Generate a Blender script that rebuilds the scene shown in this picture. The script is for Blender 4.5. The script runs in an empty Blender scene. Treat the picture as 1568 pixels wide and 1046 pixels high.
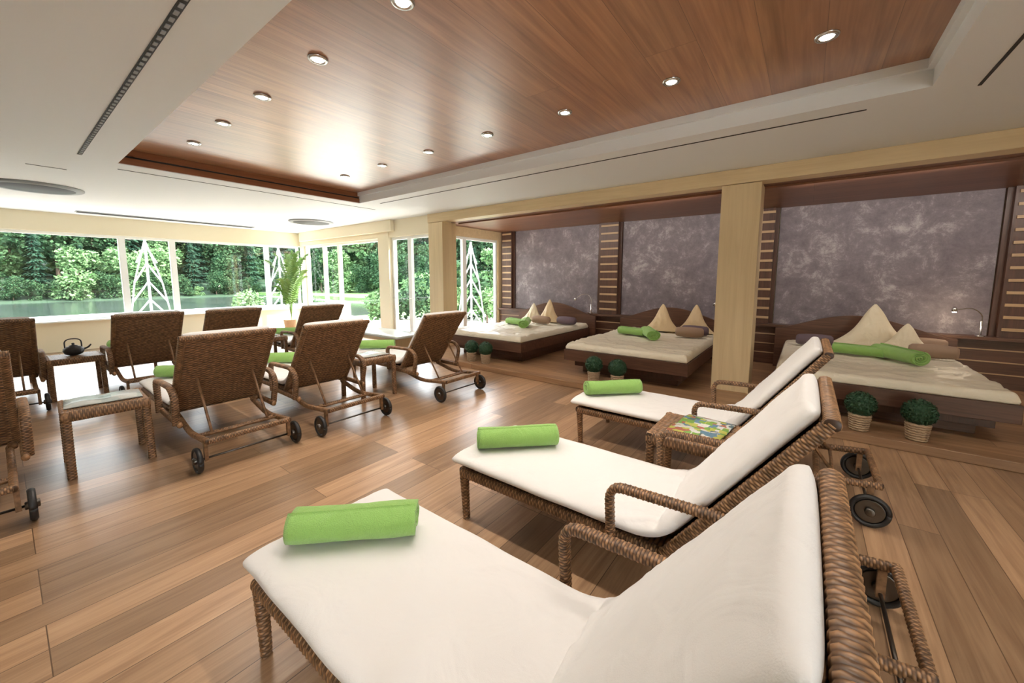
import bpy, math, random
from mathutils import Vector, Matrix, noise
random.seed(7)
scene = bpy.context.scene
COL = scene.collection

# ------------------------------------------------------------------ materials
def mat_new(name):
    m = bpy.data.materials.new(name); m.use_nodes = True
    nt = m.node_tree
    b = nt.nodes.get('Principled BSDF')
    return m, nt, b
def N(nt, t, **kw):
    n = nt.nodes.new(t)
    for k, v in kw.items(): setattr(n, k, v)
    return n
def mixcol(nt, fac, a, b, blend='MIX'):
    n = N(nt, 'ShaderNodeMix', data_type='RGBA', blend_type=blend)
    for i, v in ((0, fac), (6, a), (7, b)):
        if hasattr(v, 'links') or isinstance(v, bpy.types.NodeSocket): nt.links.new(v, n.inputs[i])
        elif i == 0: n.inputs[0].default_value = v
        else: n.inputs[i].default_value = (*v, 1)
    return n.outputs[2]
def plain(name, col, rough=.5, metal=0, bump=0, bscale=60, var=0, emit=0, sheen=0, coat=0, fold=0):
    m, nt, b = mat_new(name)
    b.inputs['Base Color'].default_value = (*col, 1)
    b.inputs['Roughness'].default_value = rough
    b.inputs['Metallic'].default_value = metal
    if coat: b.inputs['Coat Weight'].default_value = coat
    if sheen: b.inputs['Sheen Weight'].default_value = sheen
    tc = N(nt, 'ShaderNodeTexCoord')
    nz = N(nt, 'ShaderNodeTexNoise'); nz.inputs['Scale'].default_value = bscale; nz.inputs['Detail'].default_value = 4
    nt.links.new(tc.outputs['Object'], nz.inputs['Vector'])
    if var:
        c = mixcol(nt, nz.outputs[0], tuple(x*(1-var) for x in col), tuple(min(1, x*(1+var)) for x in col))
        nt.links.new(c, b.inputs['Base Color'])
    if bump:
        bp = N(nt, 'ShaderNodeBump'); bp.inputs['Strength'].default_value = bump; bp.inputs['Distance'].default_value = .01
        nt.links.new(nz.outputs[0], bp.inputs['Height']); nt.links.new(bp.outputs[0], b.inputs['Normal'])
        if fold:
            n2 = N(nt, 'ShaderNodeTexNoise'); n2.inputs['Scale'].default_value = 4.5; n2.inputs['Detail'].default_value = 3; n2.inputs['Distortion'].default_value = 1.6
            nt.links.new(tc.outputs['Object'], n2.inputs['Vector'])
            b2 = N(nt, 'ShaderNodeBump'); b2.inputs['Strength'].default_value = fold; b2.inputs['Distance'].default_value = .04
            nt.links.new(n2.outputs[0], b2.inputs['Height']); nt.links.new(b2.outputs[0], bp.inputs['Normal'])
    if emit:
        b.inputs['Emission Color'].default_value = (*col, 1); b.inputs['Emission Strength'].default_value = emit
    return m
def wood(name, dark, light, axis='Y', rough=.4, plank=None, grain=1.0, gap=(.03, .015, .01), coat=0, contrast=.5, mortar=.0015, crough=.2):
    """axis = direction the grain/planks run along"""
    m, nt, b = mat_new(name)
    tc = N(nt, 'ShaderNodeTexCoord'); sp = N(nt, 'ShaderNodeSeparateXYZ')
    nt.links.new(tc.outputs['Object'], sp.inputs[0])
    cb = N(nt, 'ShaderNodeCombineXYZ')
    order = {'X': ('X', 'Y', 'Z'), 'Y': ('Y', 'X', 'Z'), 'Z': ('Z', 'X', 'Y')}[axis]
    for i, o in enumerate(order): nt.links.new(sp.outputs[o], cb.inputs[i])
    vec = cb.outputs[0]
    if plank:
        br = N(nt, 'ShaderNodeTexBrick'); br.offset = .37; br.offset_frequency = 3
        br.inputs['Scale'].default_value = 1; br.inputs['Mortar Size'].default_value = mortar
        br.inputs['Brick Width'].default_value = plank[0]; br.inputs['Row Height'].default_value = plank[1]
        br.inputs['Color1'].default_value = (0, 0, 0, 1); br.inputs['Color2'].default_value = (1, 1, 1, 1)
        br.inputs['Mortar'].default_value = (.5, .5, .5, 1)
        nt.links.new(vec, br.inputs['Vector'])
        add = N(nt, 'ShaderNodeVectorMath', operation='MULTIPLY_ADD')
        nt.links.new(br.outputs['Color'], add.inputs[0]); add.inputs[1].default_value = (7, 3, 5); nt.links.new(vec, add.inputs[2])
        gvec = add.outputs[0]
    else: gvec = vec
    mp = N(nt, 'ShaderNodeMapping'); mp.inputs['Scale'].default_value = (1.2*grain, 16*grain, 16*grain)
    nt.links.new(gvec, mp.inputs[0])
    n1 = N(nt, 'ShaderNodeTexNoise'); n1.inputs['Scale'].default_value = 1.4; n1.inputs['Detail'].default_value = 8; n1.inputs['Distortion'].default_value = 1.2
    nt.links.new(mp.outputs[0], n1.inputs['Vector'])
    mp2 = N(nt, 'ShaderNodeMapping'); mp2.inputs['Scale'].default_value = (2*grain, 90*grain, 90*grain)
    nt.links.new(gvec, mp2.inputs[0])
    n2 = N(nt, 'ShaderNodeTexNoise'); n2.inputs['Scale'].default_value = 1.5; n2.inputs['Detail'].default_value = 4
    nt.links.new(mp2.outputs[0], n2.inputs['Vector'])
    rmp = N(nt, 'ShaderNodeValToRGB'); rmp.color_ramp.elements[0].position = .3; rmp.color_ramp.elements[1].position = .7
    rmp.color_ramp.elements[0].color = (*dark, 1); rmp.color_ramp.elements[1].color = (*light, 1)
    md = N(nt, 'ShaderNodeMath', operation='MULTIPLY_ADD'); nt.links.new(n1.outputs[0], md.inputs[0]); md.inputs[1].default_value = .7
    m2 = N(nt, 'ShaderNodeMath', operation='MULTIPLY'); nt.links.new(n2.outputs[0], m2.inputs[0]); m2.inputs[1].default_value = .3
    nt.links.new(m2.outputs[0], md.inputs[2])
    nt.links.new(md.outputs[0], rmp.inputs[0]); col = rmp.outputs[0]
    if plank:
        sc = N(nt, 'ShaderNodeMapRange'); sc.inputs['To Min'].default_value = 1-contrast*.5; sc.inputs['To Max'].default_value = 1+contrast*.4
        nt.links.new(br.outputs['Color'], sc.inputs['Value'])
        cc = N(nt, 'ShaderNodeVectorMath', operation='SCALE'); nt.links.new(col, cc.inputs[0]); nt.links.new(sc.outputs[0], cc.inputs['Scale'])
        col = mixcol(nt, br.outputs['Fac'], cc.outputs[0], gap)
    nt.links.new(col, b.inputs['Base Color'])
    b.inputs['Roughness'].default_value = rough
    if coat: b.inputs['Coat Weight'].default_value = coat; b.inputs['Coat Roughness'].default_value = crough
    bp = N(nt, 'ShaderNodeBump'); bp.inputs['Strength'].default_value = .08; bp.inputs['Distance'].default_value = .005
    nt.links.new(n2.outputs[0], bp.inputs['Height']); nt.links.new(bp.outputs[0], b.inputs['Normal'])
    return m

M = {}
M['floor'] = wood('oak_floor', (.25, .14, .075), (.47, .30, .175), 'Y', .31, plank=(1.9, .175), contrast=.72, grain=.8, gap=(.11, .06, .03), mortar=.002, coat=.25, crough=.3)
M['deck'] = wood('oak_platform', (.25, .135, .07), (.44, .265, .145), 'X', .36, plank=(2.1, .2), contrast=.5, grain=.7)
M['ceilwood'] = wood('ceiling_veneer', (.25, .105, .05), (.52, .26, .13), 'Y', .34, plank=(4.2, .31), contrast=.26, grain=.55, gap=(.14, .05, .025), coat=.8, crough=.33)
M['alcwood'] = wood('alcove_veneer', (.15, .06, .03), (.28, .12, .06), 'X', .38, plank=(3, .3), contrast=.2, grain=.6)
M['redwood'] = wood('recess_trim_wood', (.20, .07, .03), (.32, .12, .05), 'Y', .35)
M['walnut'] = wood('walnut', (.055, .025, .016), (.15, .07, .042), 'X', .4)
M['walnutz'] = wood('walnut_dark', (.05, .023, .016), (.12, .055, .035), 'Z', .4)
M['slat'] = wood('slat_oak', (.38, .24, .13), (.54, .37, .21), 'X', .45)
M['maple'] = wood('maple', (.68, .52, .30), (.80, .64, .39), 'X', .42, grain=.5)
M['maplez'] = wood('maple_upright', (.68, .52, .30), (.80, .64, .39), 'Z', .42, grain=.5)
M['white'] = plain('ceiling_paint', (.78, .80, .81), .6, bump=.05, bscale=200)
M['cream'] = plain('cream_paint', (.80, .72, .54), .6, bump=.05, bscale=120)
M['frame'] = plain('window_frame_white', (.85, .87, .87), .35)
M['dark'] = plain('slot_dark', (.02, .02, .022), .6)
M['grey'] = plain('disc_grey', (.28, .29, .30), .5)
M['rubber'] = plain('rubber_black', (.015, .015, .016), .45)
M['steel'] = plain('steel', (.6, .6, .6), .25, metal=1)
M['dsteel'] = plain('dark_steel', (.12, .11, .10), .35, metal=1)
M['linen'] = plain('cushion_cotton', (.75, .735, .725), .9, bump=.12, bscale=350, sheen=.2, fold=.22)
M['satin'] = plain('satin_sheet', (.76, .70, .56), .42, bump=.5, bscale=6, fold=.5)
M['pillow'] = plain('pillow_gold', (.66, .50, .29), .5, bump=.25, bscale=14, fold=.5)
M['pillow2'] = plain('pillow_cream', (.74, .65, .47), .5, bump=.25, bscale=14, fold=.6)
M['mauve'] = plain('bolster_mauve', (.14, .10, .12), .8)
M['taupe'] = plain('bolster_taupe', (.34, .23, .16), .8)
M['towel'] = plain('towel_green', (.31, .57, .14), .95, bump=.6, bscale=260, var=.12, sheen=.3, fold=.5)
M['iron'] = plain('cast_iron', (.02, .02, .022), .45, bump=.4, bscale=80)
M['bark'] = plain('bark', (.10, .07, .05), .9, bump=.5, bscale=12)
M['stone'] = plain('terrace_stone', (.70, .68, .62), .8, var=.2, bscale=3)
M['marble'] = plain('bench_marble', (.62, .66, .62), .2, var=.1, bscale=4)
M['grass'] = plain('lawn_grass', (.10, .20, .05), .9, var=.4, bscale=1.5)
M['hill'] = plain('forest_floor', (.015, .04, .018), .95, var=.5, bscale=.6)
M['box'] = plain('boxwood_leaf', (.02, .07, .03), .6, var=.5, bscale=40)
M['palm'] = plain('palm_leaf', (.12, .24, .05), .5, var=.3, bscale=8)
M['wickpot'] = plain('basket_rattan', (.42, .30, .19), .6, bump=.6, bscale=90, var=.3)

def leaf_mat(name, a, bcol):
    m, nt, b = mat_new(name)
    tc = N(nt, 'ShaderNodeTexCoord'); nz = N(nt, 'ShaderNodeTexNoise'); nz.inputs['Scale'].default_value = .9; nz.inputs['Detail'].default_value = 5
    nt.links.new(tc.outputs['Object'], nz.inputs['Vector'])
    rp = N(nt, 'ShaderNodeValToRGB'); rp.color_ramp.elements[0].position = .35; rp.color_ramp.elements[1].position = .65
    rp.color_ramp.elements[0].color = (*a, 1); rp.color_ramp.elements[1].color = (*bcol, 1)
    nt.links.new(nz.outputs[0], rp.inputs[0]); nt.links.new(rp.outputs[0], b.inputs['Base Color'])
    b.inputs['Roughness'].default_value = .8; b.inputs['Specular IOR Level'].default_value = .1
    return m
M['leafA'] = leaf_mat('leaf_bright', (.045, .11, .035), (.16, .26, .12))
M['leafB'] = leaf_mat('leaf_mid', (.012, .038, .017), (.05, .10, .045))
M['leafC'] = leaf_mat('leaf_conifer', (.006, .025, .015), (.025, .06, .035))

m, nt, b = mat_new('wicker'); M['wicker'] = m
at = N(nt, 'ShaderNodeAttribute', attribute_name='weave')
rp = N(nt, 'ShaderNodeValToRGB'); e = rp.color_ramp.elements
e[0].position = .05; e[0].color = (.04, .018, .009, 1); e[1].position = .9; e[1].color = (.39, .215, .105, 1)
nt.links.new(at.outputs['Fac'], rp.inputs[0])
tc = N(nt, 'ShaderNodeTexCoord'); nz = N(nt, 'ShaderNodeTexNoise'); nz.inputs['Scale'].default_value = 30; nz.inputs['Detail'].default_value = 3
nt.links.new(tc.outputs['Object'], nz.inputs['Vector'])
mr = N(nt, 'ShaderNodeMapRange'); mr.inputs['From Min'].default_value = .3; mr.inputs['From Max'].default_value = .7; mr.inputs['To Min'].default_value = .5; mr.inputs['To Max'].default_value = 1.4
nt.links.new(nz.outputs[0], mr.inputs['Value'])
vs = N(nt, 'ShaderNodeVectorMath', operation='SCALE'); nt.links.new(rp.outputs[0], vs.inputs[0]); nt.links.new(mr.outputs[0], vs.inputs['Scale'])
nt.links.new(vs.outputs[0], b.inputs['Base Color']); b.inputs['Roughness'].default_value = .42

m, nt, b = mat_new('violet_grey_plaster'); M['plaster'] = m
tc = N(nt, 'ShaderNodeTexCoord')
n1 = N(nt, 'ShaderNodeTexNoise'); n1.inputs['Scale'].default_value = 3.0; n1.inputs['Detail'].default_value = 15; n1.inputs['Roughness'].default_value = .82; n1.inputs['Distortion'].default_value = .25
nt.links.new(tc.outputs['Object'], n1.inputs['Vector'])
rp = N(nt, 'ShaderNodeValToRGB'); e = rp.color_ramp.elements
e[0].position = .40; e[0].color = (.145, .12, .137, 1); e[1].position = .64; e[1].color = (.43, .39, .40, 1)
e2 = rp.color_ramp.elements.new(.53); e2.color = (.21, .178, .197, 1)
nt.links.new(n1.outputs[0], rp.inputs[0]); nt.links.new(rp.outputs[0], b.inputs['Base Color']); b.inputs['Roughness'].default_value = .6
bp = N(nt, 'ShaderNodeBump'); bp.inputs['Strength'].default_value = .3; nt.links.new(n1.outputs[0], bp.inputs['Height']); nt.links.new(bp.outputs[0], b.inputs['Normal'])

m = bpy.data.materials.new('window_glass'); m.use_nodes = True; nt = m.node_tree; nt.nodes.clear(); M['glass'] = m
o = N(nt, 'ShaderNodeOutputMaterial'); mx = N(nt, 'ShaderNodeMixShader'); t = N(nt, 'ShaderNodeBsdfTransparent'); g = N(nt, 'ShaderNodeBsdfGlossy')
g.inputs['Roughness'].default_value = .02; mx.inputs[0].default_value = .04
nt.links.new(t.outputs[0], mx.inputs[1]); nt.links.new(g.outputs[0], mx.inputs[2]); nt.links.new(mx.outputs[0], o.inputs[0])
m, nt, b = mat_new('lake_water'); M['water'] = m
b.inputs['Roughness'].default_value = .16; b.inputs['Specular IOR Level'].default_value = .2
tc = N(nt, 'ShaderNodeTexCoord'); mpw = N(nt, 'ShaderNodeMapping'); mpw.inputs['Scale'].default_value = (.5, .06, 1); nt.links.new(tc.outputs['Object'], mpw.inputs[0])
nz = N(nt, 'ShaderNodeTexNoise'); nz.inputs['Scale'].default_value = 1; nz.inputs['Detail'].default_value = 4; nt.links.new(mpw.outputs[0], nz.inputs['Vector'])
cw = mixcol(nt, nz.outputs[0], (.014, .024, .018), (.03, .04, .036)); nt.links.new(cw, b.inputs['Base Color'])
M['bulb'] = plain('bulb_glow', (1, .92, .80), .5, emit=30)
def magmat(name, cols, sc):
    m, nt, b = mat_new(name)
    tc = N(nt, 'ShaderNodeTexCoord'); v = N(nt, 'ShaderNodeTexVoronoi'); v.distance = 'CHEBYCHEV'; v.inputs['Scale'].default_value = sc
    nt.links.new(tc.outputs['Object'], v.inputs['Vector']); s = N(nt, 'ShaderNodeSeparateXYZ'); nt.links.new(v.outputs['Color'], s.inputs[0])
    rp = N(nt, 'ShaderNodeValToRGB'); rp.color_ramp.interpolation = 'CONSTANT'
    el = rp.color_ramp.elements; el[0].color = (*cols[0], 1); el[0].position = 0; el[1].color = (*cols[1], 1); el[1].position = 1/len(cols)
    for i in range(2, len(cols)):
        q = el.new(i/len(cols)); q.color = (*cols[i], 1)
    nt.links.new(s.outputs[0], rp.inputs[0])
    nz = N(nt, 'ShaderNodeTexNoise'); nz.inputs['Scale'].default_value = 90; nz.inputs['Detail'].default_value = 3; nt.links.new(tc.outputs['Object'], nz.inputs['Vector'])
    md = N(nt, 'ShaderNodeMath', operation='MULTIPLY'); nt.links.new(nz.outputs[0], md.inputs[0]); md.inputs[1].default_value = .5
    c = mixcol(nt, md.outputs[0], rp.outputs[0], (.25, .28, .2), 'MIX'); nt.links.new(c, b.inputs['Base Color']); b.inputs['Roughness'].default_value = .25
    return m
M['mag1'] = magmat('magazine_print', [(.8, .8, .78), (.2, .42, .06), (.6, .6, .1), (.06, .14, .2), (.8, .8, .8), (.5, .12, .08), (.1, .25, .4)], 26)
M['mag2'] = magmat('magazine_pages', [(.62, .66, .66), (.5, .56, .57), (.64, .66, .64), (.3, .36, .37), (.68, .69, .67)], 9)

# ------------------------------------------------------------------ mesh builder
class MB:
    def __init__(s): s.v = []; s.f = []; s.m = []; s.w = []; s.sm = []; s.mats = []
    def mi(s, name):
        if name not in s.mats: s.mats.append(name)
        return s.mats.index(name)
    def add(s, verts, faces, mat, smooth=False, weave=None):
        o = len(s.v); s.v += [tuple(v) for v in verts]; k = s.mi(mat)
        s.w += (weave if weave else [.5]*len(verts))
        for f in faces: s.f.append([i+o for i in f]); s.m.append(k); s.sm.append(smooth)
    def box(s, a, b, mat):
        x0, y0, z0 = a; x1, y1, z1 = b
        x0, x1 = min(x0, x1), max(x0, x1); y0, y1 = min(y0, y1), max(y0, y1); z0, z1 = min(z0, z1), max(z0, z1)
        v = [(x0, y0, z0), (x1, y0, z0), (x1, y1, z0), (x0, y1, z0), (x0, y0, z1), (x1, y0, z1), (x1, y1, z1), (x0, y1, z1)]
        s.add(v, [(0, 3, 2, 1), (4, 5, 6, 7), (0, 1, 5, 4), (1, 2, 6, 5), (2, 3, 7, 6), (3, 0, 4, 7)], mat)
    def rbox(s, a, b, r, mat, seg=3, puff=0):
        x0, y0, z0 = a; x1, y1, z1 = b
        def ring(ins, z):
            pts = []
            for cx, cy, a0 in ((x1-r, y1-r, 0), (x0+r, y1-r, 90), (x0+r, y0+r, 180), (x1-r, y0+r, 270)):
                for i in range(seg*2+1):
                    an = math.radians(a0+90*i/(seg*2)); pts.append((cx+(r-ins)*math.cos(an), cy+(r-ins)*math.sin(an), z))
            return pts
        rings = []
        rr = min(r, (z1-z0)/2)
        for i in range(seg+1):
            an = math.pi/2*i/seg; rings.append(ring(rr*(1-math.sin(an)), z0+rr*(1-math.cos(an))))
        for i in range(seg+1):
            an = math.pi/2*i/seg; rings.append(ring(rr*(1-math.cos(an)), z1-rr*(1-math.sin(an))))
        n = len(rings[0]); v = [p for q in rings for p in q]; f = []
        for k in range(len(rings)-1):
            for i in range(n): f.append((k*n+i, k*n+(i+1) % n, (k+1)*n+(i+1) % n, (k+1)*n+i))
        f.append(list(range(n))[::-1]); f.append([(len(rings)-1)*n+i for i in range(n)])
        s.add(v, f, mat, True)
    def sweep(s, pts, w, h, mat, side=(0, 1, 0), seg=16, power=3., weave=0, p=.011, cap=True, taper=None):
        n = len(pts); P = [Vector(q) for q in pts]; V = []; W = []; F = []; sd = Vector(side); L = 0
        for i in range(n):
            t = (P[min(i+1, n-1)]-P[max(i-1, 0)]).normalized()
            if i: L += (P[i]-P[i-1]).length
            n1 = (sd-t*sd.dot(t)).normalized(); n2 = t.cross(n1)
            row = int(L/p+.02); env = abs(math.sin(math.pi*L/p))**.6
            k = taper(i/(n-1)) if taper else 1
            for j in range(seg):
                a = 2*math.pi*(j+.5)/seg; c, q = math.cos(a), math.sin(a)
                r = 1/((abs(c)**power+abs(q)**power)**(1/power)) if power != 2 else 1
                d = 0; wv = .5
                if weave:
                    wv = env*(.62+.38*math.cos(4*a+math.pi*row)); d = weave*(wv-.4)
                V.append(P[i]+n1*((w/2*k)*c*r+d*c)+n2*((h/2*k)*q*r+d*q)); W.append(wv)
        for i in range(n-1):
            for j in range(seg): F.append((i*seg+j, i*seg+(j+1) % seg, (i+1)*seg+(j+1) % seg, (i+1)*seg+j))
        if cap: F.append(list(range(seg))[::-1]); F.append([(n-1)*seg+j for j in range(seg)])
        s.add(V, F, mat, True, W)
    def wick(s, pts, w=.045, h=.045, side=(0, 1, 0), fr=.06, taper=None, p=.0105):
        s.sweep(fillet(pts, fr, p/5), w, h, 'wicker', side=side, seg=16, power=3.4, weave=.0042, p=p, taper=taper)
    def panel(s, o, u, v, lu, lv, A=.0035, p=.0135, rib=.032, flip=1):
        o, u, v = Vector(o), Vector(u).normalized(), Vector(v).normalized(); n = u.cross(v)*flip
        nu = int(lu/rib*6); nv = int(lv/p*5); V = []; W = []; F = []
        for j in range(nv+1):
            y = lv*j/nv; row = int(y/p+1e-6); env = abs(math.sin(math.pi*y/p))**.7
            for i in range(nu+1):
                x = lu*i/nu; c = math.cos(math.pi*x/rib+math.pi*row)
                V.append(o+u*x+v*y+n*(A*env*c)); W.append(env*(.64+.36*c))
        for j in range(nv):
            for i in range(nu):
                a = j*(nu+1)+i; F.append((a, a+1, a+nu+2, a+nu+1))
        s.add(V, F, 'wicker', True, W)
    def lathe(s, prof, mat, c=(0, 0, 0), seg=24, axis='Z'):
        V = []; F = []; n = len(prof)
        for i, (r, z) in enumerate(prof):
            for j in range(seg):
                a = 2*math.pi*j/seg; q = (r*math.cos(a), r*math.sin(a), z)
                if axis == 'Y': q = (q[0], q[2], q[1])
                if axis == 'X': q = (q[2], q[0], q[1])
                V.append((q[0]+c[0], q[1]+c[1], q[2]+c[2]))
        for i in range(n-1):
            for j in range(seg): F.append((i*seg+j, i*seg+(j+1) % seg, (i+1)*seg+(j+1) % seg, (i+1)*seg+j))
        F.append(list(range(seg))[::-1]); F.append([(n-1)*seg+j for j in range(seg)])
        s.add(V, F, mat, True)
    def mesh(s, name):
        me = bpy.data.meshes.new(name); me.from_pydata(s.v, [], s.f)
        for k in s.mats: me.materials.append(M[k])
        me.polygons.foreach_set('material_index', s.m); me.polygons.foreach_set('use_smooth', s.sm)
        if 'wicker' in s.mats:
            at = me.attributes.new('weave', 'FLOAT', 'POINT'); at.data.foreach_set('value', s.w)
        me.update(); return me
def obj(name, data, loc=(0, 0, 0), rot=(0, 0, 0), parent=None, bevel=0, scale=None):
    if isinstance(data, MB): data = data.mesh(name)
    o = bpy.data.objects.new(name, data); COL.objects.link(o); o.location = loc; o.rotation_euler = rot
    if scale: o.scale = scale
    if parent: o.parent = parent
    if bevel:
        md = o.modifiers.new('bevel', 'BEVEL'); md.width = bevel; md.segments = 2; md.limit_method = 'ANGLE'
    return o
def empty(name, loc=(0, 0, 0), rz=0):
    e = bpy.data.objects.new(name, None); COL.objects.link(e); e.location = loc; e.rotation_euler = (0, 0, rz); e.empty_display_size = .2
    return e
def fillet(pts, r, step):
    P = [Vector(p) for p in pts]; out = [P[0]]
    for i in range(1, len(P)-1):
        a, b, c = P[i-1], P[i], P[i+1]
        ra = min(r, (a-b).length*.49); rc = min(r, (c-b).length*.49)
        s = b+(a-b).normalized()*ra; e = b+(c-b).normalized()*rc
        for k in range(9):
            t = k/8; out.append(s*(1-t)**2+b*2*t*(1-t)+e*t*t)
    out.append(P[-1])
    res = [out[0]]
    L = [0]
    for i in range(1, len(out)): L.append(L[-1]+(out[i]-out[i-1]).length)
    n = max(2, int(L[-1]/step)); j = 0
    for k in range(1, n+1):
        d = L[-1]*k/n
        while j < len(L)-2 and L[j+1] < d: j += 1
        seg = L[j+1]-L[j]; t = (d-L[j])/seg if seg > 1e-9 else 0
        res.append(out[j].lerp(out[j+1], t))
    return res

# ------------------------------------------------------------------ room shell
ZC = 2.69; XW = -11.6; YS = 5.3; YB = 7.5; XE = 3.6; YL = -2.9
def simple(name, boxes, bevel=0):
    b = MB()
    for a, c, mt in boxes: b.box(a, c, mt)
    return obj(name, b, bevel=bevel)
simple('floor', [((XW-.3, YL-.2, -.2), (XE+.2, YS+.15, 0), 'floor'), ((-6.1, YS+.15, -.2), (XE+.2, YB+.2, 0), 'floor')])
simple('floor_platform', [((-5.94, 4.47, 0.001), (XE-.01, YB-.01, .08), 'deck')], .006)
rx0, rx1, ry0, ry1 = -6.09, .57, .91, 3.79
simple('ceiling', [((XW-.3, YL-.2, ZC), (rx0, YS+.3, 3.1), 'white'), ((rx1, YL-.2, ZC), (XE+.2, YS+.0, 3.1), 'white'),
                   ((rx0, YL-.2, ZC), (rx1, ry0, 3.1), 'white'), ((rx0, ry1, ZC), (rx1, YS, 3.1), 'white')])
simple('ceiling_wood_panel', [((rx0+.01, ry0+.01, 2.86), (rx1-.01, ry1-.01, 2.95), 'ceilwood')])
simple('trim_1', [((rx0, ry0, ZC+.005), (rx0+.02, ry1-.003, ZC+.075), 'redwood'), ((rx0, ry0, ZC+.095), (rx0+.02, ry1-.003, 2.859), 'redwood'), ((rx0, ry0, ZC+.075), (rx0+.008, ry1-.003, ZC+.095), 'dark')])
simple('trim_2', [((rx0, ry1-.035, 2.80), (rx1-.03, ry1, 2.859), 'white'), ((rx1-.035, ry0, 2.80), (rx1, ry1, 2.859), 'white')])
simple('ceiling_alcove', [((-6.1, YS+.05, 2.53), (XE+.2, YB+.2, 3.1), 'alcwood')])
simple('wall_back', [((-6.1, YB, 0), (XE+.2, YB+.2, 3.0), 'cream')])
simple('wall_window', [((XW-.25, YL-.2, 0), (XW, YS+.2, .58), 'cream'), ((XW-.25, YL-.2, 2.33), (XW, YS+.2, ZC), 'cream'),
                       ((XW-.25, YL-.2, .58), (XW, -2.5, 2.33), 'cream')])
simple('trim_3', [((XW-.3, -2.5, .581), (XW+.12, YS-.01, .61), 'frame')], .004)
simple('wall_side', [((XW, YS, 2.33), (-5.66, YS+.2, ZC), 'cream'), ((XW, YS, 0), (-7.4, YS+.2, .1), 'cream'), ((-11.6, YS, .1), (-11.42, YS+.2, 2.33), 'cream'),
                     ((-7.80, YS-.02, 0), (-7.41, YS+.2, ZC), 'cream')])
simple('wall_left', [((XW, YL-.2, 0), (XE+.2, YL, 2.69), 'cream')])
simple('wall_right', [((XE, YL, 0), (XE+.2, YB, .5), 'cream'), ((XE, YL, 2.4), (XE+.2, YB, 3.0), 'cream'), ((XE, -1.0, .5), (XE+.2, YB, 2.4), 'cream')])
simple('wall_alcove_end', [((-6.1, 5.65, 2.33), (-5.95, YB, 2.529), 'maple'), ((-6.1, 7.32, 0), (-5.95, YB, 2.33), 'maplez')])
def pillar(x0):
    b = MB(); b.box((x0, 5.25, .0801), (x0+.4, 5.62, 2.519), 'maplez'); return obj('pillar', b, bevel=.004)
pillar(-.87); pillar(-6.05+.0)
simple('beam_maple', [((-6.06, 5.24, 2.525), (XE-.01, 5.46, ZC-.001), 'maple')], .003)
simple('trim_4', [((XW+.2, 5.2, 2.45), (-7.2, 5.29, ZC-.001), 'cream')])

def slot(x0, y0, x1, y1): simple('ceiling_air_slot', [((x0, y0, ZC-.004), (x1, y1, ZC-.0005), 'dark')])
slot(-5.8, 3.995, .27, 4.012); slot(.80, 2.6, .818, 3.95); slot(-6.4, .95, -6.388, 4.3); slot(-6.9, .3, -6.89, .6)
b = MB(); b.box((-5.95, .600, ZC-.004), (2.4, .634, ZC-.0005), 'dark')
x = -5.9
while x < 0.2:
    b.box((x, .608, ZC-.009), (x+.04, .626, ZC-.004), 'grey'); x += .08
obj('linear_air_diffuser', b)
b = MB(); b.box((-11.12, 1., ZC-.012), (-10.9, 3.95, ZC-.0005), 'grey')
for i in range(4): b.box((-11.1+i*.05, 1.02, ZC-.017), (-11.08+i*.05, 3.93, ZC-.012), 'dark')
obj('ceiling_air_grille', b)
for (x, y) in ((-8.5, .44), (-8.9, 4.35)):
    b = MB(); b.lathe([(.0, 0), (.43, 0), (.45, .012), (.45, .03)], 'grey', (0, 0, -.0305), 48); b.lathe([(.0, 0), (.36, 0), (.38, .01)], 'dark', (0, 0, -.033), 48)
    obj('round_ceiling_diffuser', b, (x, y, ZC))

dl_ring = MB(); dl_ring.lathe([(.036, -.001), (.040, -.012), (.056, -.012), (.062, -.004), (.062, 0)], 'steel'); dl_ring = dl_ring.mesh('ring')
dl_bulb = MB(); dl_bulb.lathe([(.001, -.010), (.034, -.010), (.036, -.004)], 'bulb'); dl_bulb = dl_bulb.mesh('bulb')
def downlight(x, y, z, w=44):
    e = empty('downlight', (x, y, z)); obj('ring', dl_ring, parent=e); obj('bulb', dl_bulb, parent=e)
    l = bpy.data.lights.new('spot', 'SPOT'); l.energy = w; l.spot_size = math.radians(120); l.spot_blend = .8; l.shadow_soft_size = .05; l.color = (1, .91, .80)
    lo = bpy.data.objects.new('lamp', l); COL.objects.link(lo); lo.parent = e; lo.location = (0, 0, -.03)
for i in range(7):
    downlight(-.873*i, 3.06, 2.859); downlight(-.873*i, 1.38, 2.859)
for y in (1.4, 3.4): downlight(2.0, y, ZC, 42)
for x in (-3.5, 0): downlight(x, -1.2, ZC, 26)
simple('fill_light_shield', [((-5.6, 5.635, 2.505), (XE-.02, 5.65, 2.5295), 'alcwood')])  # added batten that screens the alcove fill lights from the camera
for xc in (-4.3, -1.86, .61, 2.7):  # fill lights added to brighten the alcove, no real fixture here
    l = bpy.data.lights.new('alcove_fill', 'AREA'); l.shape = 'RECTANGLE'; l.size = 1.6; l.size_y = .02; l.energy = 12; l.color = (1, .92, .84)
    lo = bpy.data.objects.new('alcove_fill_light', l); COL.objects.link(lo); lo.location = (xc, 5.67, 2.515); lo.rotation_euler = (math.radians(64), 0, 0)

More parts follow.
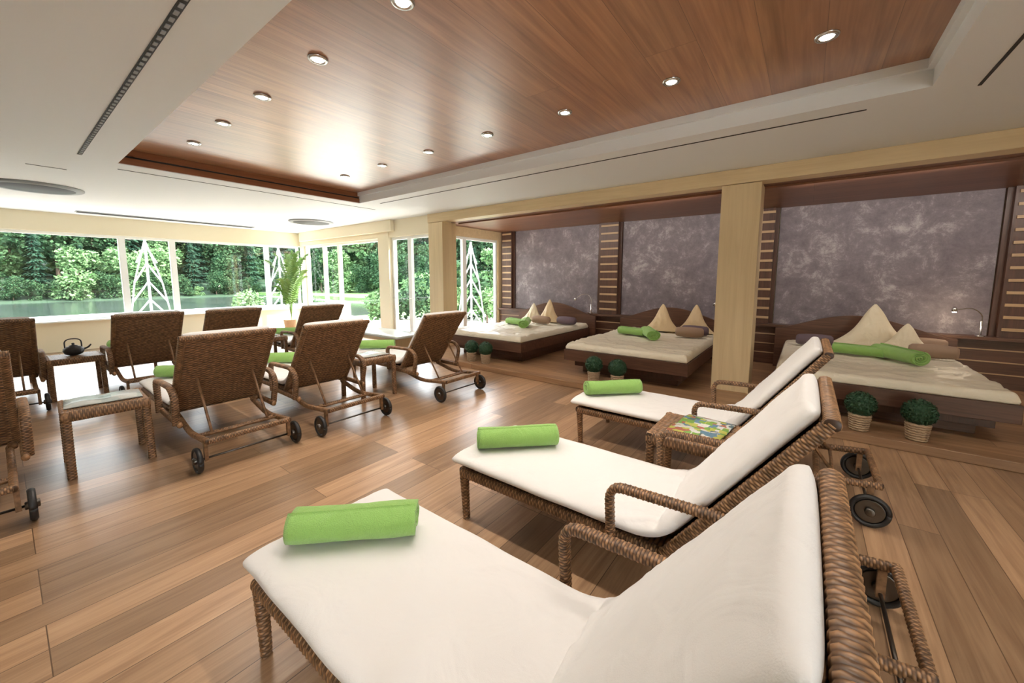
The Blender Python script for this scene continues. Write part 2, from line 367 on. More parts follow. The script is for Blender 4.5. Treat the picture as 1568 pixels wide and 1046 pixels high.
# ------------------------------------------------------------------ windows
wn = [0]
def window(axis, c, a0, a1, z0, z1, fw=.055, name=None, bar=None):
    wn[0] += 1; b = MB(); d = .035
    def bx(p0, p1, q0, q1, mt, dd=d):
        if axis == 'X': b.box((c-dd, p0, q0), (c+dd, p1, q1), mt)
        else: b.box((p0, c-dd, q0), (p1, c+dd, q1), mt)
    bx(a0, a0+fw, z0, z1, 'frame'); bx(a1-fw, a1, z0, z1, 'frame'); bx(a0+fw, a1-fw, z0, z0+fw, 'frame'); bx(a0+fw, a1-fw, z1-fw, z1, 'frame')
    bx(a0+fw, a1-fw, z0+fw, z1-fw, 'glass', .004)
    if name and 'door' in name:
        if axis == 'Y': b.sweep(fillet([(a0+.03, c-.035, 1.0), (a0+.03, c-.08, 1.0), (a0+.15, c-.08, 1.0)], .01, .01), .016, .016, 'steel', side=(0, 0, 1), seg=8, power=2)
    return obj(name or 'window_%d' % wn[0], b)
cx = XW-.1
for a0, a1 in ((-2.5, -1.15), (-1.15, -.3), (-.3, 1.67), (1.67, 2.5), (2.5, 4.46), (4.46, 5.29)): window('X', cx, a0, a1, .611, 2.329)
for a0, a1 in ((-11.42, -10.4), (-10.4, -9.65), (-9.65, -7.81)): window('Y', YS+.1, a0, a1, .101, 2.329)
window('Y', YS+.1, -7.4, -6.8, .005, 2.329, name='door_1'); window('Y', YS+.1, -6.8, -6.11, .005, 2.329, name='door_2')
window('X', -6.02, 5.66, 6.2, .085, 2.329); window('X', -6.02, 6.2, 7.31, .085, 2.329)
window('X', XE+.1, YL+.01, -1.01, .501, 2.399)  # out-of-view window, added to let soft fill daylight into the room
def trellis(axis, c, a, hw, z0=.75, z1=2.2):
    b = MB()
    def seg(p, q, w=.036):
        if axis == 'X': P = [(c, p[0], p[1]), (c, q[0], q[1])]; sd = (1, 0, 0)
        else: P = [(p[0], c, p[1]), (q[0], c, q[1])]; sd = (0, 1, 0)
        b.sweep(P, w, w, 'frame', side=sd, seg=6, power=2)
    seg((a, z0), (a, z1), .05)
    # fir-tree of bent iron: drooping boughs, tied by an outline from the tip
    n = 5; tips = []
    for i in range(n):
        zt = z1-.12-i*(z1-z0)/6.2; k = hw*(.42+.145*i)
        for s in (-1, 1): seg((a, zt), (a+s*k, zt-.40-.03*i))
        tips.append((k, zt-.40-.03*i))
    for s in (-1, 1):
        seg((a, z1), (a+s*tips[1][0], tips[1][1]), .03)
        seg((a+s*tips[1][0], tips[1][1]), (a+s*tips[-1][0], tips[-1][1]), .03)
    obj('iron_tree_trellis', b)
trellis('X', XW-.42, 2.1, .42, -.24, 2.3); trellis('X', XW-.42, 4.9, .42, -.24, 2.3); trellis('X', -6.5, 6.95, .5, -.02, 2.3)

# ------------------------------------------------------------------ alcove wall cladding
zt = 2.529
for i, (x0, x1) in enumerate(((-5.54, -3.43), (-2.92, -.87), (-.39, 1.85))):
    b = MB(); b.box((x0, YB-.03, .721), (x1, YB-.002, zt), 'plaster'); obj('plaster_panel', b)
for (x0, x1) in ((-5.89, -5.6), (-3.37, -2.98), (-.81, -.45), (1.91, 2.29)):
    b = MB(); b.box((x0, YB-.12, .721), (x1, YB-.002, zt), 'walnutz')
    z = .8; 
    while z < zt-.05:
        b.box((x0+.03, YB-.135, z), (x1-.001, YB-.12, z+.035), 'slat'); z += .15
    b.box((x0-.05, YB-.06, .721), (x0, YB-.002, zt), 'walnutz'); b.box((x1, YB-.06, .721), (x1+.05, YB-.002, zt), 'walnutz')
    obj('striped_wood_pilaster', b)
b = MB(); b.box((-5.94, YB-.13, .0801), (XE-.01, YB-.001, .68), 'walnut'); b.box((-5.94, YB-.22, .681), (XE-.01, YB-.001, .72), 'walnut')
for z in (.25, .4, .55): b.box((-5.94, YB-.134, z), (XE-.01, YB-.129, z+.015), 'slat')
obj('panelling_shelf', b, bevel=.002)
b = MB(); b.box((2.35, YB-.06, .721), (XE-.01, YB-.001, zt), 'walnut'); obj('wood_panel', b)

# ------------------------------------------------------------------ daybeds
def bed_mesh():
    b = MB()
    b.box((-.66, .26, 0), (.66, 2.3, .20), 'walnut'); b.box((-.74, .16, .10), (.74, 2.3, .2), 'walnutz')
    b.box((-.83, 0, .20), (.83, 2.38, .355), 'walnut')
    n = 28; V = []; F = []
    for i in range(n+1):
        t = i/n; x = -.95+1.9*t; z = .60+.24*max(0, math.sin(math.pi*min(1, t*1.02)))**1.4
        for y in (2.38, 2.43):
            V.append((x, y, .0)); V.append((x, y, z))
    for i in range(n):
        a = i*4; c = a+4
        F += [(a, c, c+1, a+1), (a+2, a+3, c+3, c+2), (a+1, c+1, c+3, a+3), (a, a+2, c+2, c)]
    F += [(0, 1, 3, 2), (n*4, n*4+2, n*4+3, n*4+1)]
    b.add(V, F, 'walnut')
    return b.mesh('bed_frame')
def mattress_mesh():
    b = MB(); nx, ny = 90, 120; x0, x1, y0, y1 = -.815, .815, .01, 2.36; V = []; F = []
    def ht(x, y):
        ex = min(x-x0, x1-x)/.05; ey = min(y-y0, y1-y)/.05; e = min(1, max(0, ex))*1.0; g = min(1, max(0, ey))
        q = (1-(1-e)**2)**.5*(1-(1-g)**2)**.5 if e >= 0 and g >= 0 else 0
        w = noise.noise(Vector((x*2.2, y*6, 0)))*.012
        r1 = 1-abs(noise.noise(Vector((x*2+y*1.5, y*5-x, 3)))); w += .016*(max(0, r1-.6)/.4)**2
        r2 = 1-abs(noise.noise(Vector((x*6-y*2, y*3, 8)))); w += .007*(max(0, r2-.7)/.3)**2
        return .380+(.06+w)*q
    xs = [x0+(x1-x0)*(.5-.5*math.cos(math.pi*i/nx)) for i in range(nx+1)]; ys = [y0+(y1-y0)*(.5-.5*math.cos(math.pi*i/ny)) for i in range(ny+1)]
    for y in ys:
        for x in xs: V.append((x, y, ht(x, y)))
    for j in range(ny):
        for i in range(nx): a = j*(nx+1)+i; F.append((a, a+1, a+nx+2, a+nx+1))
    b.add(V, F, 'satin', True)
    b.rbox((x0, y0, .356), (x1, y1, .387), .015, 'satin')
    return b.mesh('mattress')
BF, BM = bed_mesh(), mattress_mesh()
def pyr(w, h, T, mat):
    b = MB(); n = 56; m_ = 36; V = []; F = []
    for j in range(m_+1):
        v = j/m_
        for i in range(n):
            a = 2*math.pi*i/n; c, s = math.cos(a), math.sin(a)
            hw = w/2*(1-v)**1.0*(1-.3*math.sin(math.pi*v))+.012; th = T*((1-v)**.7)*(.45+.55*math.sin(math.pi*min(1, v*.8+.2)))+.01
            X = math.copysign(abs(c)**.8, c)
            rd = 1-abs(noise.noise(Vector((X*3.5*(1.2-v), v*2.5, 2+s))))
            wr = .012*math.sin(X*9+v*5)*(1-abs(X))*(1-v)+.022*(max(0, rd-.65)/.35)**2*(1-v*.6)
            V.append((hw*X, th*s*(abs(s)**.3)+wr*(1 if s > 0 else -1)*(1-abs(X))**.3, h*v))
    for j in range(m_):
        for i in range(n): F.append((j*n+i, j*n+(i+1) % n, (j+1)*n+(i+1) % n, (j+1)*n+i))
    F.append(list(range(n))[::-1]); F.append([m_*n+i for i in range(n)])
    b.add(V, F, mat, True); return b.mesh('cushion')
PY1, PY2, PY3 = pyr(.64, .46, .12, 'pillow'), pyr(.92, .56, .15, 'pillow2'), pyr(.6, .36, .1, 'pillow2')
def bolster(mat):
    b = MB(); b.lathe([(.01, -.2), (.05, -.195), (.07, -.17), (.078, -.08), (.08, 0), (.078, .08), (.07, .17), (.05, .195), (.01, .2)], mat, (0, 0, .078), 20, 'X'); return b.mesh('bolster')
BO = {k: bolster(k) for k in ('mauve', 'taupe')}

def towel_mesh():
    b = MB(); turns = 4.2; n = 150; L = .245; R = .088; th = R/turns*.86; V = []; F = []
    ms = 24
    for k in range(ms+1):
        y = -L+2*L*k/ms
        for i in range(n+1):
            t = i/n; a = turns*2*math.pi*t; r = .008+(R-.008)*t
            for rr in (r-th*.9 if r > th else r*.3, r):
                x = rr*math.cos(a); z = rr*math.sin(a)*.80
                nn = 1+.08*noise.noise(Vector((x*9, y*7, z*9)))+.03*noise.noise(Vector((x*26, y*18, z*26)))
                V.append((x*nn*1.03, y+.006*math.sin(a*1.3), z*nn+R*.80))
    rw = (n+1)*2
    for k in range(ms):
        for i in range(n):
            a = k*rw+i*2; c = a+rw
            F.append((a+1, a+3, c+3, c+1)); F.append((a, c, c+2, a+2))
        F.append((k*rw+n*2, k*rw+n*2+1, (k+1)*rw+n*2+1, (k+1)*rw+n*2))
    for k in (0, ms):
        for i in range(n): a = k*rw+i*2; F.append((a, a+2, a+3, a+1) if k == 0 else (a, a+1, a+3, a+2))
    b.add(V, F, 'towel', True); return b.mesh('towel')
TW = towel_mesh()
def towel(x, y, z, ang=-45, parent=None, tilt=0, s=1):
    return obj('rolled_towel', TW, (x, y, z), (tilt, 0, math.radians(ang)), parent, scale=(s, s, s))

YF = 4.82
for bi, xc in enumerate((-4.3, -1.88, .61)):
    e = empty('daybed', (xc, YF, .0801)); obj('bed_frame', BF, parent=e, bevel=.004); obj('mattress', BM, parent=e)
    zt2 = .0801+.462
    if bi == 0:
        obj('pointed_cushion', PY1, (xc+.10, YF+1.98, zt2), (-.12, 0, 0)); obj('bolster_pillow', BO['taupe'], (xc+.15, YF+1.62, zt2)); obj('bolster_pillow', BO['mauve'], (xc+.62, YF+1.8, zt2))
        obj('pointed_cushion', PY3, (xc-.37, YF+2.1, zt2), (-.12, 0, 0))
    elif bi == 1:
        obj('pointed_cushion', PY1, (xc-.04, YF+1.95, zt2), (-.12, 0, .1)); obj('pointed_cushion', PY1, (xc+.44, YF+2.13, zt2), (-.1, 0, -.15)); obj('bolster_pillow', BO['mauve'], (xc+.52, YF+1.76, zt2))
        obj('bolster_pillow', BO['taupe'], (xc+.5, YF+1.5, zt2), (0, 0, .1))
    else:
        obj('pointed_cushion', PY2, (xc+.14, YF+2.1, zt2), (-.1, 0, .1)); obj('bolster_pillow', BO['mauve'], (xc-.48, YF+1.72, zt2), (0, 0, .1)); obj('bolster_pillow', BO['taupe'], (xc+.58, YF+1.5, zt2), (0, 0, -.1))
        obj('pointed_cushion', PY3, (xc+.40, YF+1.82, zt2), (-.35, 0, -.2)); obj('bolster_pillow', BO['taupe'], (xc+.62, YF+2.14, zt2), (0, 0, -.1))
    dx = (-.2, -.3, -.08)[bi]
    towel(xc+dx, YF+1.24, zt2-.006, 78, None, s=.92); towel(xc+dx+.32, YF+1.10, zt2-.006, 30, None, s=1.14)

def boxwood_mesh():
    b = MB(); rng = random.Random(3)
    b.lathe([(.055, 0), (.06, .01), (.075, .13), (.08, .15)], 'wickpot', (0, 0, 0), 20)
    for k in range(7):
        z = .012+k*.021; r = .062+.018*z/.15; b.sweep([(r*math.cos(a*math.pi/12), r*math.sin(a*math.pi/12), z+.003*(-1)**a) for a in range(25)], .016, .012, 'wickpot', side=(0, 0, 1), seg=6, power=2)
    b.lathe([(.002, -.1), (.06, -.08), (.095, -.03), (.1, .02), (.085, .06), (.05, .09), (.002, .1)], 'box', (0, 0, .235), 16)
    for i in range(1300):
        d = Vector((rng.gauss(0, 1), rng.gauss(0, 1), rng.gauss(0, 1))).normalized(); c = Vector((0, 0, .24))+d*.105*rng.uniform(.93, 1.07)
        t = d.cross(Vector((rng.gauss(0, 1), rng.gauss(0, 1), rng.gauss(0, 1)))).normalized(); u = (d*rng.uniform(.2, .9)+d.cross(t)).normalized(); s = .011
        b.add([c-t*s*.6, c+u*s*1.5, c+t*s*.6, c-u*s*.7], [(0, 1, 2, 3)], 'box')
    return b.mesh('potted_boxwood')
BX = boxwood_mesh()
for x, y in ((-4.33, 4.62), (-4.03, 4.63), (-2.15, 4.62), (-1.83, 4.62), (.46, 4.6), (.83, 4.6)): obj('potted_boxwood', BX, (x, y, .0801), (0, 0, x*7))

def lamp(x, dx, lit):
    e = empty('reading_lamp', (x, 7.32, .7201)); b = MB()
    b.lathe([(.04, 0), (.04, .012), (.012, .02), (.012, .19), (.008, .2)], 'steel')
    if lit: P = [(0, 0, .19), (0, -.02, .27), (-.1, -.08, .36), (dx, -.2, .33)]
    else: P = [(0, 0, .19), (0, 0, .32), (-.08, -.03, .40), (-.2, -.08, .38), (dx, -.12, .28)]
    b.sweep(fillet(P, .08, .01), .012, .012, 'steel', side=(0, 1, 0), seg=8, power=2)
    b.lathe([(.012, .04), (.022, .02), (.028, -.02), (.024, -.02)], 'steel', P[-1]); obj('stem', b, parent=e)
    b = MB(); b.lathe([(.001, -.03), (.018, -.028), (.022, -.018)], 'bulb', P[-1]); 
    if lit:
        obj('bulb', b, parent=e)
        l = bpy.data.lights.new('reading', 'POINT'); l.energy = 3; l.color = (1, .8, .55); l.shadow_soft_size = .03
        lo = bpy.data.objects.new('lamp', l); COL.objects.link(lo); lo.parent = e; lo.location = (P[-1][0], P[-1][1], P[-1][2]-.07)
lamp(-3.5, -.3, False); lamp(-.95, -.25, False); lamp(1.76, -.28, True)

# ------------------------------------------------------------------ sun lounger
HX, HZ, TX, TZ = 1.205, .30, 1.705, .985
bd = Vector((TX-HX, 0, TZ-HZ)); BL = bd.length; bd.normalize(); bn = Vector((-bd.z, 0, bd.x))
def lounger_frame():
    b = MB()
    for s in (-1, 1):
        b.wick([(.03, s*.30, .29), (1.25, s*.30, .29)], .045, .05)
        b.wick([(.045, s*.295, .27), (.06, s*.295, .002)], .048, .048, taper=lambda t: 1-.25*t)
        b.wick([(1.0, s*.365, .27), (.985, s*.365, .56), (1.46, s*.365, .575), (1.56, s*.365, .50), (1.50, s*.36, .27)], .048, .034, fr=.07)
        b.wick([(1.0, s*.345, .285), (1.55, s*.345, .275)], .035, .045)
        b.wick([(1.2, s*.285, .27), (1.55, s*.285, .19), (2.0, s*.285, .235)], .035, .04, fr=.12)
        o = Vector((HX, s*.318, HZ)); b.wick([o, o+bd*BL], .042, .045, fr=.01)
        b.sweep([(1.50, s*.20, .62), (1.78, s*.20, .22)], .020, .020, 'wicker', seg=8, power=2)
    b.wick([(.03, -.30, .29), (.03, .30, .29)], .045, .05, side=(1, 0, 0))
    b.wick([(1.99, -.285, .235), (1.99, .285, .235)], .035, .04, side=(1, 0, 0))
    b.wick([(1.7, -.285, .20), (1.7, .285, .20)], .032, .032, side=(1, 0, 0))
    o = Vector((HX, 0, HZ))+bd*BL
    b.wick([o+Vector((0, -.338, 0)), o+Vector((0, .338, 0))], .045, .04, side=(1, 0, 0))
    b.sweep([(1.78, -.285, .22), (1.78, .285, .22)], .020, .020, 'wicker', side=(1, 0, 0), seg=8, power=2)
    b.panel(Vector((HX, -.31, HZ))-bn*.012, (0, 1, 0), bd, .62, BL)
    b.panel((.05, -.28, .305), (0, 1, 0), (1, 0, 0), .56, 1.2, p=.02, rib=.05)
    return b.mesh('wicker_frame')
def lounger_wheels():
    b = MB()
    for s in (-1, 1):
        c = (1.95, s*.345, .098)
        ring = [(c[0]+.083*math.cos(a*math.pi/16), c[1], c[2]+.083*math.sin(a*math.pi/16)) for a in range(33)]
        b.sweep(ring, .036, .028, 'rubber', seg=10, power=2)
        b.lathe([(.02, -.03), (.024, -.028), (.024, .028), (.02, .03)], 'dsteel', c, 14, 'Y')
        b.lathe([(.001, -.006), (.07, -.006), (.07, .006), (.001, .006)], 'rubber', c, 24, 'Y')
        b.lathe([(.064, -.010), (.068, -.010), (.068, .010), (.064, .010)], 'dsteel', c, 24, 'Y')
        for k in range(5):
            a = k*math.pi*2/5; b.sweep([(c[0], c[1], c[2]), (c[0]+.068*math.cos(a), c[1], c[2]+.068*math.sin(a))], .02, .014, 'dsteel', seg=6, power=2)
        b.box((1.935, s*.292-.012, .08), (1.965, s*.292+.012, .225), 'wicker')
    b.sweep([(1.95, -.345, .098), (1.95, .345, .098)], .016, .016, 'dsteel', side=(1, 0, 0), seg=8, power=2)
    return b.mesh('wheels')
def lounger_cushion():
    b = MB(); top = Vector((HX, 0, HZ))+bn*.052+bd*(BL-.0)
    hp = Vector((HX, 0, HZ))+bn*.052
    t = (.358-hp.z)/bd.z; hp = hp+bd*t
    path = fillet([(-.035, 0, .358), (hp.x, 0, .358), top], .13, .010); n = len(path); seg = 96; V = []; F = []
    L = [0]
    for i in range(1, n): L.append(L[-1]+(path[i]-path[i-1]).length)
    tot = L[-1]
    ss = [0, .0015, .005, .010, .017, .026]+[x for x in L if .035 < x < tot-.035]+[tot-.026, tot-.017, tot-.010, tot-.005, tot-.0015, tot]
    def at(d):
        j = 0
        while j < n-2 and L[j+1] < d: j += 1
        tt = (d-L[j])/(L[j+1]-L[j]); return path[j].lerp(path[j+1], tt), (path[j+1]-path[j]).normalized()
    hinge = hp.x+.035
    for d in ss:
        p, tg = at(d); tg2 = at(min(tot, d+.03))[1]+at(max(0, d-.03))[1]; tg = tg2.normalized()
        nn = Vector((-tg.z, 0, tg.x)); e = min(d, tot-d)/.026; e = min(1, e); k = max(.05, (1-(1-e)**2)**.5)
        pinch = math.exp(-((d-hinge)/.022)**2)
        back = min(1, max(0, (d-hinge)/.1))
        hwid = .328-.018*back+.008*noise.noise(Vector((d*4, 0, 7)))
        for j in range(seg):
            a = 2*math.pi*(j+.5)/seg; c, s = math.cos(a), math.sin(a)
            x = math.copysign(abs(c)**.45, c); z = math.copysign(min(1, (1-abs(x)**9))**.45, s)
            y = hwid*x*(.96+.04*k)
            wr = .008*noise.noise(Vector((d*2.5, y*3, 1.3)))+.003*noise.noise(Vector((d*11, y*5, 2)))
            wr += .010*pinch*math.sin(y*26+noise.noise(Vector((y*3, 1, 1)))*5)*.5-.022*pinch
            fr = math.exp(-abs(d-hinge)/.2)
            r1 = 1-abs(noise.noise(Vector((d*2.2+y*1.4, y*9-d*2.2, 4)))); wr += (.002+.012*fr)*(max(0, r1-.72)/.28)**2
            r2 = 1-abs(noise.noise(Vector((d*5-y*4, y*4+d*2, 14)))); wr += .0025*(max(0, r2-.75)/.25)**2
            qq = p+nn*(.031*z*k*(1+.12*(1-x*x))+(wr if s > 0 else 0)*k*(1-abs(x)**8)); V.append((qq.x, y, qq.z))
    m_ = len(ss)
    for i in range(m_-1):
        for j in range(seg): F.append((i*seg+j, i*seg+(j+1) % seg, (i+1)*seg+(j+1) % seg, (i+1)*seg+j))
    F.append(list(range(seg))[::-1]); F.append([(m_-1)*seg+j for j in range(seg)])
    b.add(V, F, 'linen', True)
    return b.mesh('seat_cushion')
LF, LW, LC = lounger_frame(), lounger_wheels(), lounger_cushion()
def lounger(xw, yc, rz=0, tw=True, ta=-46):
    """xw = x of rear wheels"""
    e = empty('sun_lounger', (xw-1.95, yc, 0), rz)
    obj('wicker_frame', LF, parent=e); obj('wheels', LW, parent=e); obj('seat_cushion', LC, parent=e)
    if tw: towel(xw-1.95+.22, yc+.0, .394, ta)
for a in ((.32, .80), (.34, 1.89), (.38, 3.30)): lounger(*a)
for a in ((-3.62, -.33), (-3.52, 1.13), (-3.46, 2.02), (-3.32, 3.35)): lounger(*a)
for a in ((-6.55, -.12), (-6.3, 1.12), (-6.25, 2.02), (-5.95, 3.15)): lounger(*a)

# ------------------------------------------------------------------ side tables
def table_mesh():
    b = MB(); h = .5; s = .235
    for sx in (-1, 1):
        for sy in (-1, 1): b.wick([(sx*(s-.025), sy*(s-.025), h-.02), (sx*(s-.02), sy*(s-.02), .002)], .048, .048, side=(0, 1, 0))
        b.wick([(sx*(s-.022), -s+.0, h-.04), (sx*(s-.022), s-.0, h-.04)], .045, .075, side=(1, 0, 0)); b.wick([(-s, sx*(s-.022), h-.04), (s, sx*(s-.022), h-.04)], .045, .075)
    b.panel((-s+.01, -s+.01, h-.004), (1, 0, 0), (0, 1, 0), 2*s-.02, 2*s-.02, A=.003, p=.014, rib=.03)
    return b.mesh('side_table')
TB = table_mesh()
def magazine(x, y, z, rz, mt, open_=True, nm='magazine'):
    b = MB(); V = []; F = []; w, h = (.21, .29)
    n = 10
    for i in range(n+1):
        t = -1+2*i/n; zz = .004+.012*(math.sin(math.pi*abs(t))*.9) if open_ else .008
        for yy in (-h/2, h/2):
            V.append((t*w*(1 if open_ else .5), yy, zz)); V.append((t*w*(1 if open_ else .5), yy, 0))
    for i in range(n):
        a = i*4; c = a+4; F += [(a, c, c+2, a+2), (a+1, a+3, c+3, c+1), (a, a+1, c+1, c), (a+2, c+2, c+3, a+3)]
    F += [(0, 2, 3, 1), (n*4, n*4+1, n*4+3, n*4+2)]
    b.add(V, F, mt, True); obj(nm, b, (x, y, z), (0, 0, rz))
def table(x, y, rz=0): return obj('wicker_side_table', TB, (x, y, 0), (0, 0, rz))
table(-.50, 2.58, .0); magazine(-.47, 2.6, .503, 1.45, 'mag1')
table(-4.35, .43, -.03); magazine(-4.35, .43, .503, 1.5, 'mag2')
table(-4.25, 2.68); magazine(-4.25, 2.68, .503, 1.5, 'mag2')
table(-7.15, .5); table(-7.0, 2.58); magazine(-7.0, 2.58, .503, .4, 'mag1', False)
e = empty('teapot', (-7.15, .5, .503)); b = MB()
b.lathe([(.045, 0), (.075, .015), (.092, .05), (.088, .08), (.06, .105), (.04, .11), (.038, .118), (.015, .124), (.01, .135), (.016, .142), (.008, .15)], 'iron', seg=28)
b.sweep(fillet([(0, .08, .06), (0, .125, .08), (0, .15, .115)], .03, .008), .024, .024, 'iron', side=(1, 0, 0), seg=10, power=2, taper=lambda t: 1-.4*t)
b.sweep(fillet([(0, -.07, .09), (0, -.07, .2), (0, .07, .2), (0, .07, .09)], .07, .01), .01, .014, 'iron', side=(1, 0, 0), seg=8, power=2)
obj('pot_body', b, parent=e)
b = MB(); b.rbox((-1.15, -.3, .42), (1.15, .3, .47), .02, 'marble'); b.box((-1.0, -.24, .001), (-.85, .24, .42), 'maplez'); b.box((.85, -.24, .001), (1.0, .24, .42), 'maplez'); b.box((-.85, -.03, .3), (.85, .03, .42), 'maple')
obj('marble_bench', b, (-6.5, 4.22, 0))

def palm():
    b = MB(); rng = random.Random(5)
    b.lathe([(.12, 0), (.15, .02), (.19, .34), (.2, .36), (.17, .36), (.16, .3)], 'wickpot', seg=24)
    for k in range(20):
        az = rng.uniform(0, 2*math.pi); Lh = rng.uniform(1.2, 2.4); rch = rng.uniform(.2, .5)
        P = []
        for i in range(25):
            t = i/24; P.append(Vector((math.cos(az)*rch*t**1.6, math.sin(az)*rch*t**1.6, .3+Lh*(t-.25*t**3))))
        b.sweep(P, .014, .014, 'palm', side=(.3, .2, .9), seg=5, power=2, taper=lambda t: 1-.7*t)
        for i in range(8, 25):
            for s in (-1, 1):
                d = (P[min(i+1, 24)]-P[i-1]).normalized(); sd = d.cross(Vector((0, 0, 1))).normalized()*s; q = P[i]; tip = q+sd*.17+d*.16+Vector((0, 0, -.09)); m1 = q.lerp(tip, .45)+Vector((0, 0, .02))
                b.add([q, m1+d*.02, tip, m1-d*.02], [(0, 1, 2, 3)], 'palm')
    return b
obj('potted_palm', palm(), (-10.75, 4.6, 0))

# ------------------------------------------------------------------ exterior
b = MB(); b.box((-62, -120, -1.6), (-16.6, 22, -1.1), 'water'); obj('lake_water', b)
simple('terrace_ground', [((-16.5, -14, -.7), (XW-.32, 9.5, -.25), 'stone'), ((XW-.32, YS+.22, -.7), (-6.12, 14, -.03), 'stone'), ((XW-.32, 14, -.8), (30, 70, -.25), 'grass')])
simple('lakeside_lawn', [((-16.5, 9.6, -.8), (XW-.33, 70, -.3), 'grass'), ((-61.5, 22.1, -1), (-16.6, 80, -.6), 'grass')])
def crown(b, c, r, n, size, mt, rng):
    for i in range(n):
        d = Vector((rng.gauss(0, 1), rng.gauss(0, 1), rng.gauss(0, 1))).normalized()
        k = 1+.35*noise.noise(d*2.2+Vector(c)); k *= rng.uniform(.78, 1.05)
        p = Vector((c[0]+d.x*r[0]*k, c[1]+d.y*r[1]*k, c[2]+d.z*r[2]*k))
        t = Vector((rng.gauss(0, 1), rng.gauss(0, 1), rng.gauss(0, 1)*.5)).normalized(); u = (d+t.cross(d)).normalized(); s = size*rng.uniform(.6, 1.3)
        b.add([p-t*s*.5, p-u*s*.5, p+t*s*.5, p+u*s*.5], [(0, 1, 2, 3)], mt)
def decid(seed, mt):
    rng = random.Random(seed); b = MB(); b.sweep([(0, 0, 0), (.1, 0, 2), (0, .1, 5)], .4, .4, 'bark', seg=8, power=2, taper=lambda t: 1-.6*t)
    for i in range(12):
        a = rng.uniform(0, 6.28); rr = rng.uniform(.2, 2.2); z = rng.uniform(.8, 8)
        s = rng.uniform(1.2, 2.0); crown(b, (rr*math.cos(a), rr*math.sin(a), z), (s, s, s*.85), 380, .40, mt, rng)
    return b.mesh('deciduous_tree')
def conif(seed):
    rng = random.Random(seed); b = MB(); b.sweep([(0, 0, 0), (0, 0, 6), (0, 0, 12)], .4, .4, 'bark', seg=8, power=2, taper=lambda t: 1-.9*t)
    for i in range(3200):
        z = 12*(rng.random()**1.5)*.97+.3; R = 2.5*(1-z/12.4)*(.75+.25*math.cos(z*7)); a = rng.uniform(0, 6.28); r = R*rng.uniform(.5, 1.05); s = .42
        p = Vector((r*math.cos(a), r*math.sin(a), z-.2*r)); o = Vector((math.cos(a), math.sin(a), -.45)); t = Vector((-math.sin(a), math.cos(a), .2))
        b.add([p-t*s*.35, p+o*s, p+t*s*.35, p-o*s*.3], [(0, 1, 2, 3)], 'leafC')
    return b.mesh('conifer_tree')
TR = [('deciduous_tree', decid(1, 'leafA')), ('deciduous_tree', decid(2, 'leafB')), ('conifer_tree', conif(3)), ('deciduous_tree', decid(4, 'leafB')), ('conifer_tree', conif(5))]
forest = empty('forest_bank')
rng = random.Random(11)
def tree(x, y, z, k=None, s=None):
    k = rng.choice((0, 1, 1, 2, 3, 3, 4)) if k is None else k; s = s or rng.uniform(.8, 1.25)
    obj(TR[k][0], TR[k][1], (x, y, z), (0, 0, rng.uniform(0, 6)), forest, scale=(s, s, s))
y = -45
while y < 75:
    tree(-66.5+rng.uniform(-1, 1), y, -1.2, s=rng.uniform(.45, .85)); tree(-63.8, y+1.7, -1.3, rng.choice((1, 3)), s=rng.uniform(.25, .4)); tree(-63.9, y+3.1, -1.3, rng.choice((1, 3, 0)), s=rng.uniform(.2, .35)); tree(-74+rng.uniform(-2, 2), y+2, .5); tree(-83, y+1, 3.5, s=1.4); y += 3.4
for i in range(24):
    t = i/23; x = -60+74*t; yy = 25+13*math.sin(math.pi*t*.6); tree(x, yy, -.6, s=rng.uniform(.4, .8)); tree(x+1.5, yy+6, -.5, s=1.1)
tree(-64, 5.5, -1.2, 0, .75); tree(-64.5, 10, -1.2, 0, .65); tree(-64.5, 31, -1.2, 0, .8)
b = MB(); V = []; F = []; n1_, n2_ = 40, 14
for j in range(n2_+1):
    for i in range(n1_+1):
        yy = -90+200*i/n1_; xx = -62.05-6*j; V.append((xx, yy, -1.2+j*1.3+(2*noise.noise(Vector((xx*.05, yy*.05, 0))) if j > 1 else 0)))
for j in range(n2_):
    for i in range(n1_): a = j*(n1_+1)+i; F.append((a, a+1, a+n1_+2, a+n1_+1))
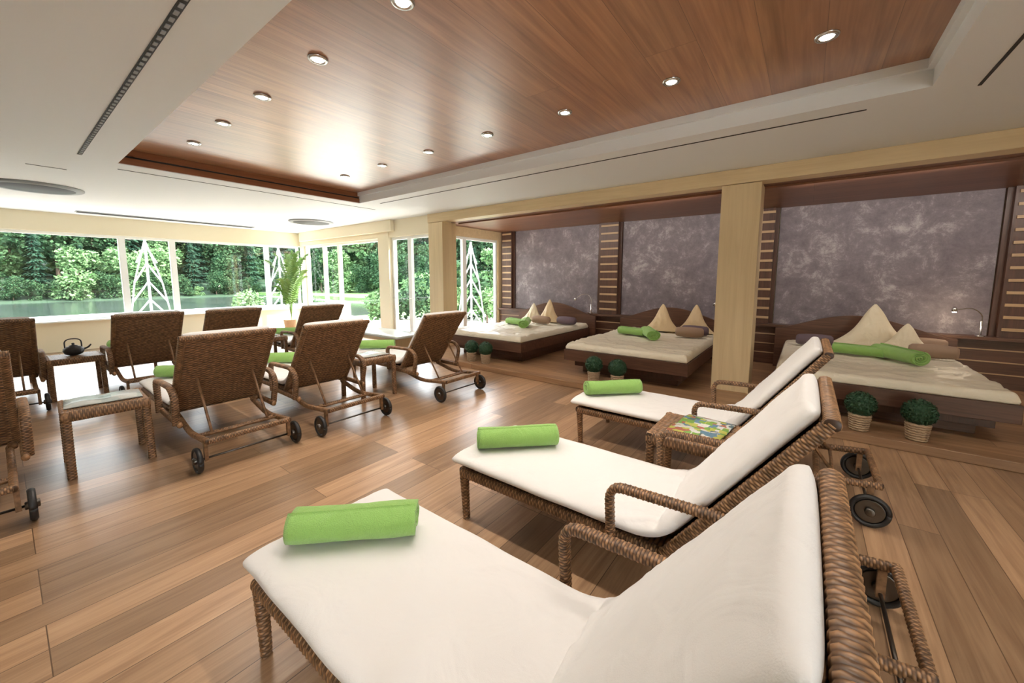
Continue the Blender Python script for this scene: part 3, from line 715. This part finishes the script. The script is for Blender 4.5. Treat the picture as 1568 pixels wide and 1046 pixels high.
b.add(V, F, 'hill', True); obj('wooded_hillside', b)
def shrub(seed, mt):
    rr = random.Random(seed); b = MB()
    b.sweep([(0, 0, 0), (0, 0, .5)], .08, .08, 'bark', seg=6, power=2)
    for i in range(6): crown(b, (rr.uniform(-.4, .4), rr.uniform(-.4, .4), rr.uniform(.35, 1.1)), (.45, .45, .4), 260, .12, mt, rr)
    return b.mesh('garden_shrub')
SH = [shrub(1, 'leafA'), shrub(2, 'leafB')]
for i, (x, y, s) in enumerate(((-15.3, 5.0, .9), (-15.2, 6.6, 1.1), (-12.2, 8.5, .9), (-11, 8.8, 1.0), (-9.6, 9.2, .9), (-10.2, 10.5, 1.5), (-8.2, 9.5, .8), (-8.6, 11.5, 1.6), (-12.4, 10.6, 1.2), (-7.4, 12.3, 1.4))):
    obj('garden_shrub', SH[i % 2], (x, y, -.25 if y < 9.5 and x < -11.9 else -.03), (0, 0, i), scale=(s, s, s))
b = MB(); b.box((-13.9, -12, -.249), (-13.7, 8, .5), 'stone'); b.box((-13.95, -12, .5), (-13.65, 8, .56), 'frame'); obj('terrace_parapet', b)

# ------------------------------------------------------------------ light
w = bpy.data.worlds.new('sky'); scene.world = w; w.use_nodes = True
bg = w.node_tree.nodes['Background']; bg.inputs[0].default_value = (.88, .95, 1, 1); bg.inputs[1].default_value = 10.5
s = bpy.data.lights.new('sun', 'SUN'); s.energy = 18; s.angle = .02; s.color = (1, .95, .85)
so = bpy.data.objects.new('sun', s); COL.objects.link(so); so.rotation_euler = (math.radians(-30), math.radians(38), 0)

# ------------------------------------------------------------------ camera
c = bpy.data.cameras.new('camera'); co = bpy.data.objects.new('camera', c); COL.objects.link(co)
c.sensor_width = 36; c.lens = 594/1568*36; c.shift_y = -.021; c.clip_start = .03; c.clip_end = 500
co.location = (0, 0, 1.45); co.rotation_euler = (math.radians(90-6.24), 0, math.radians(37.1))
scene.camera = co
try:
    scene.view_settings.view_transform = 'Standard'; scene.view_settings.exposure = 0.24
except Exception: pass
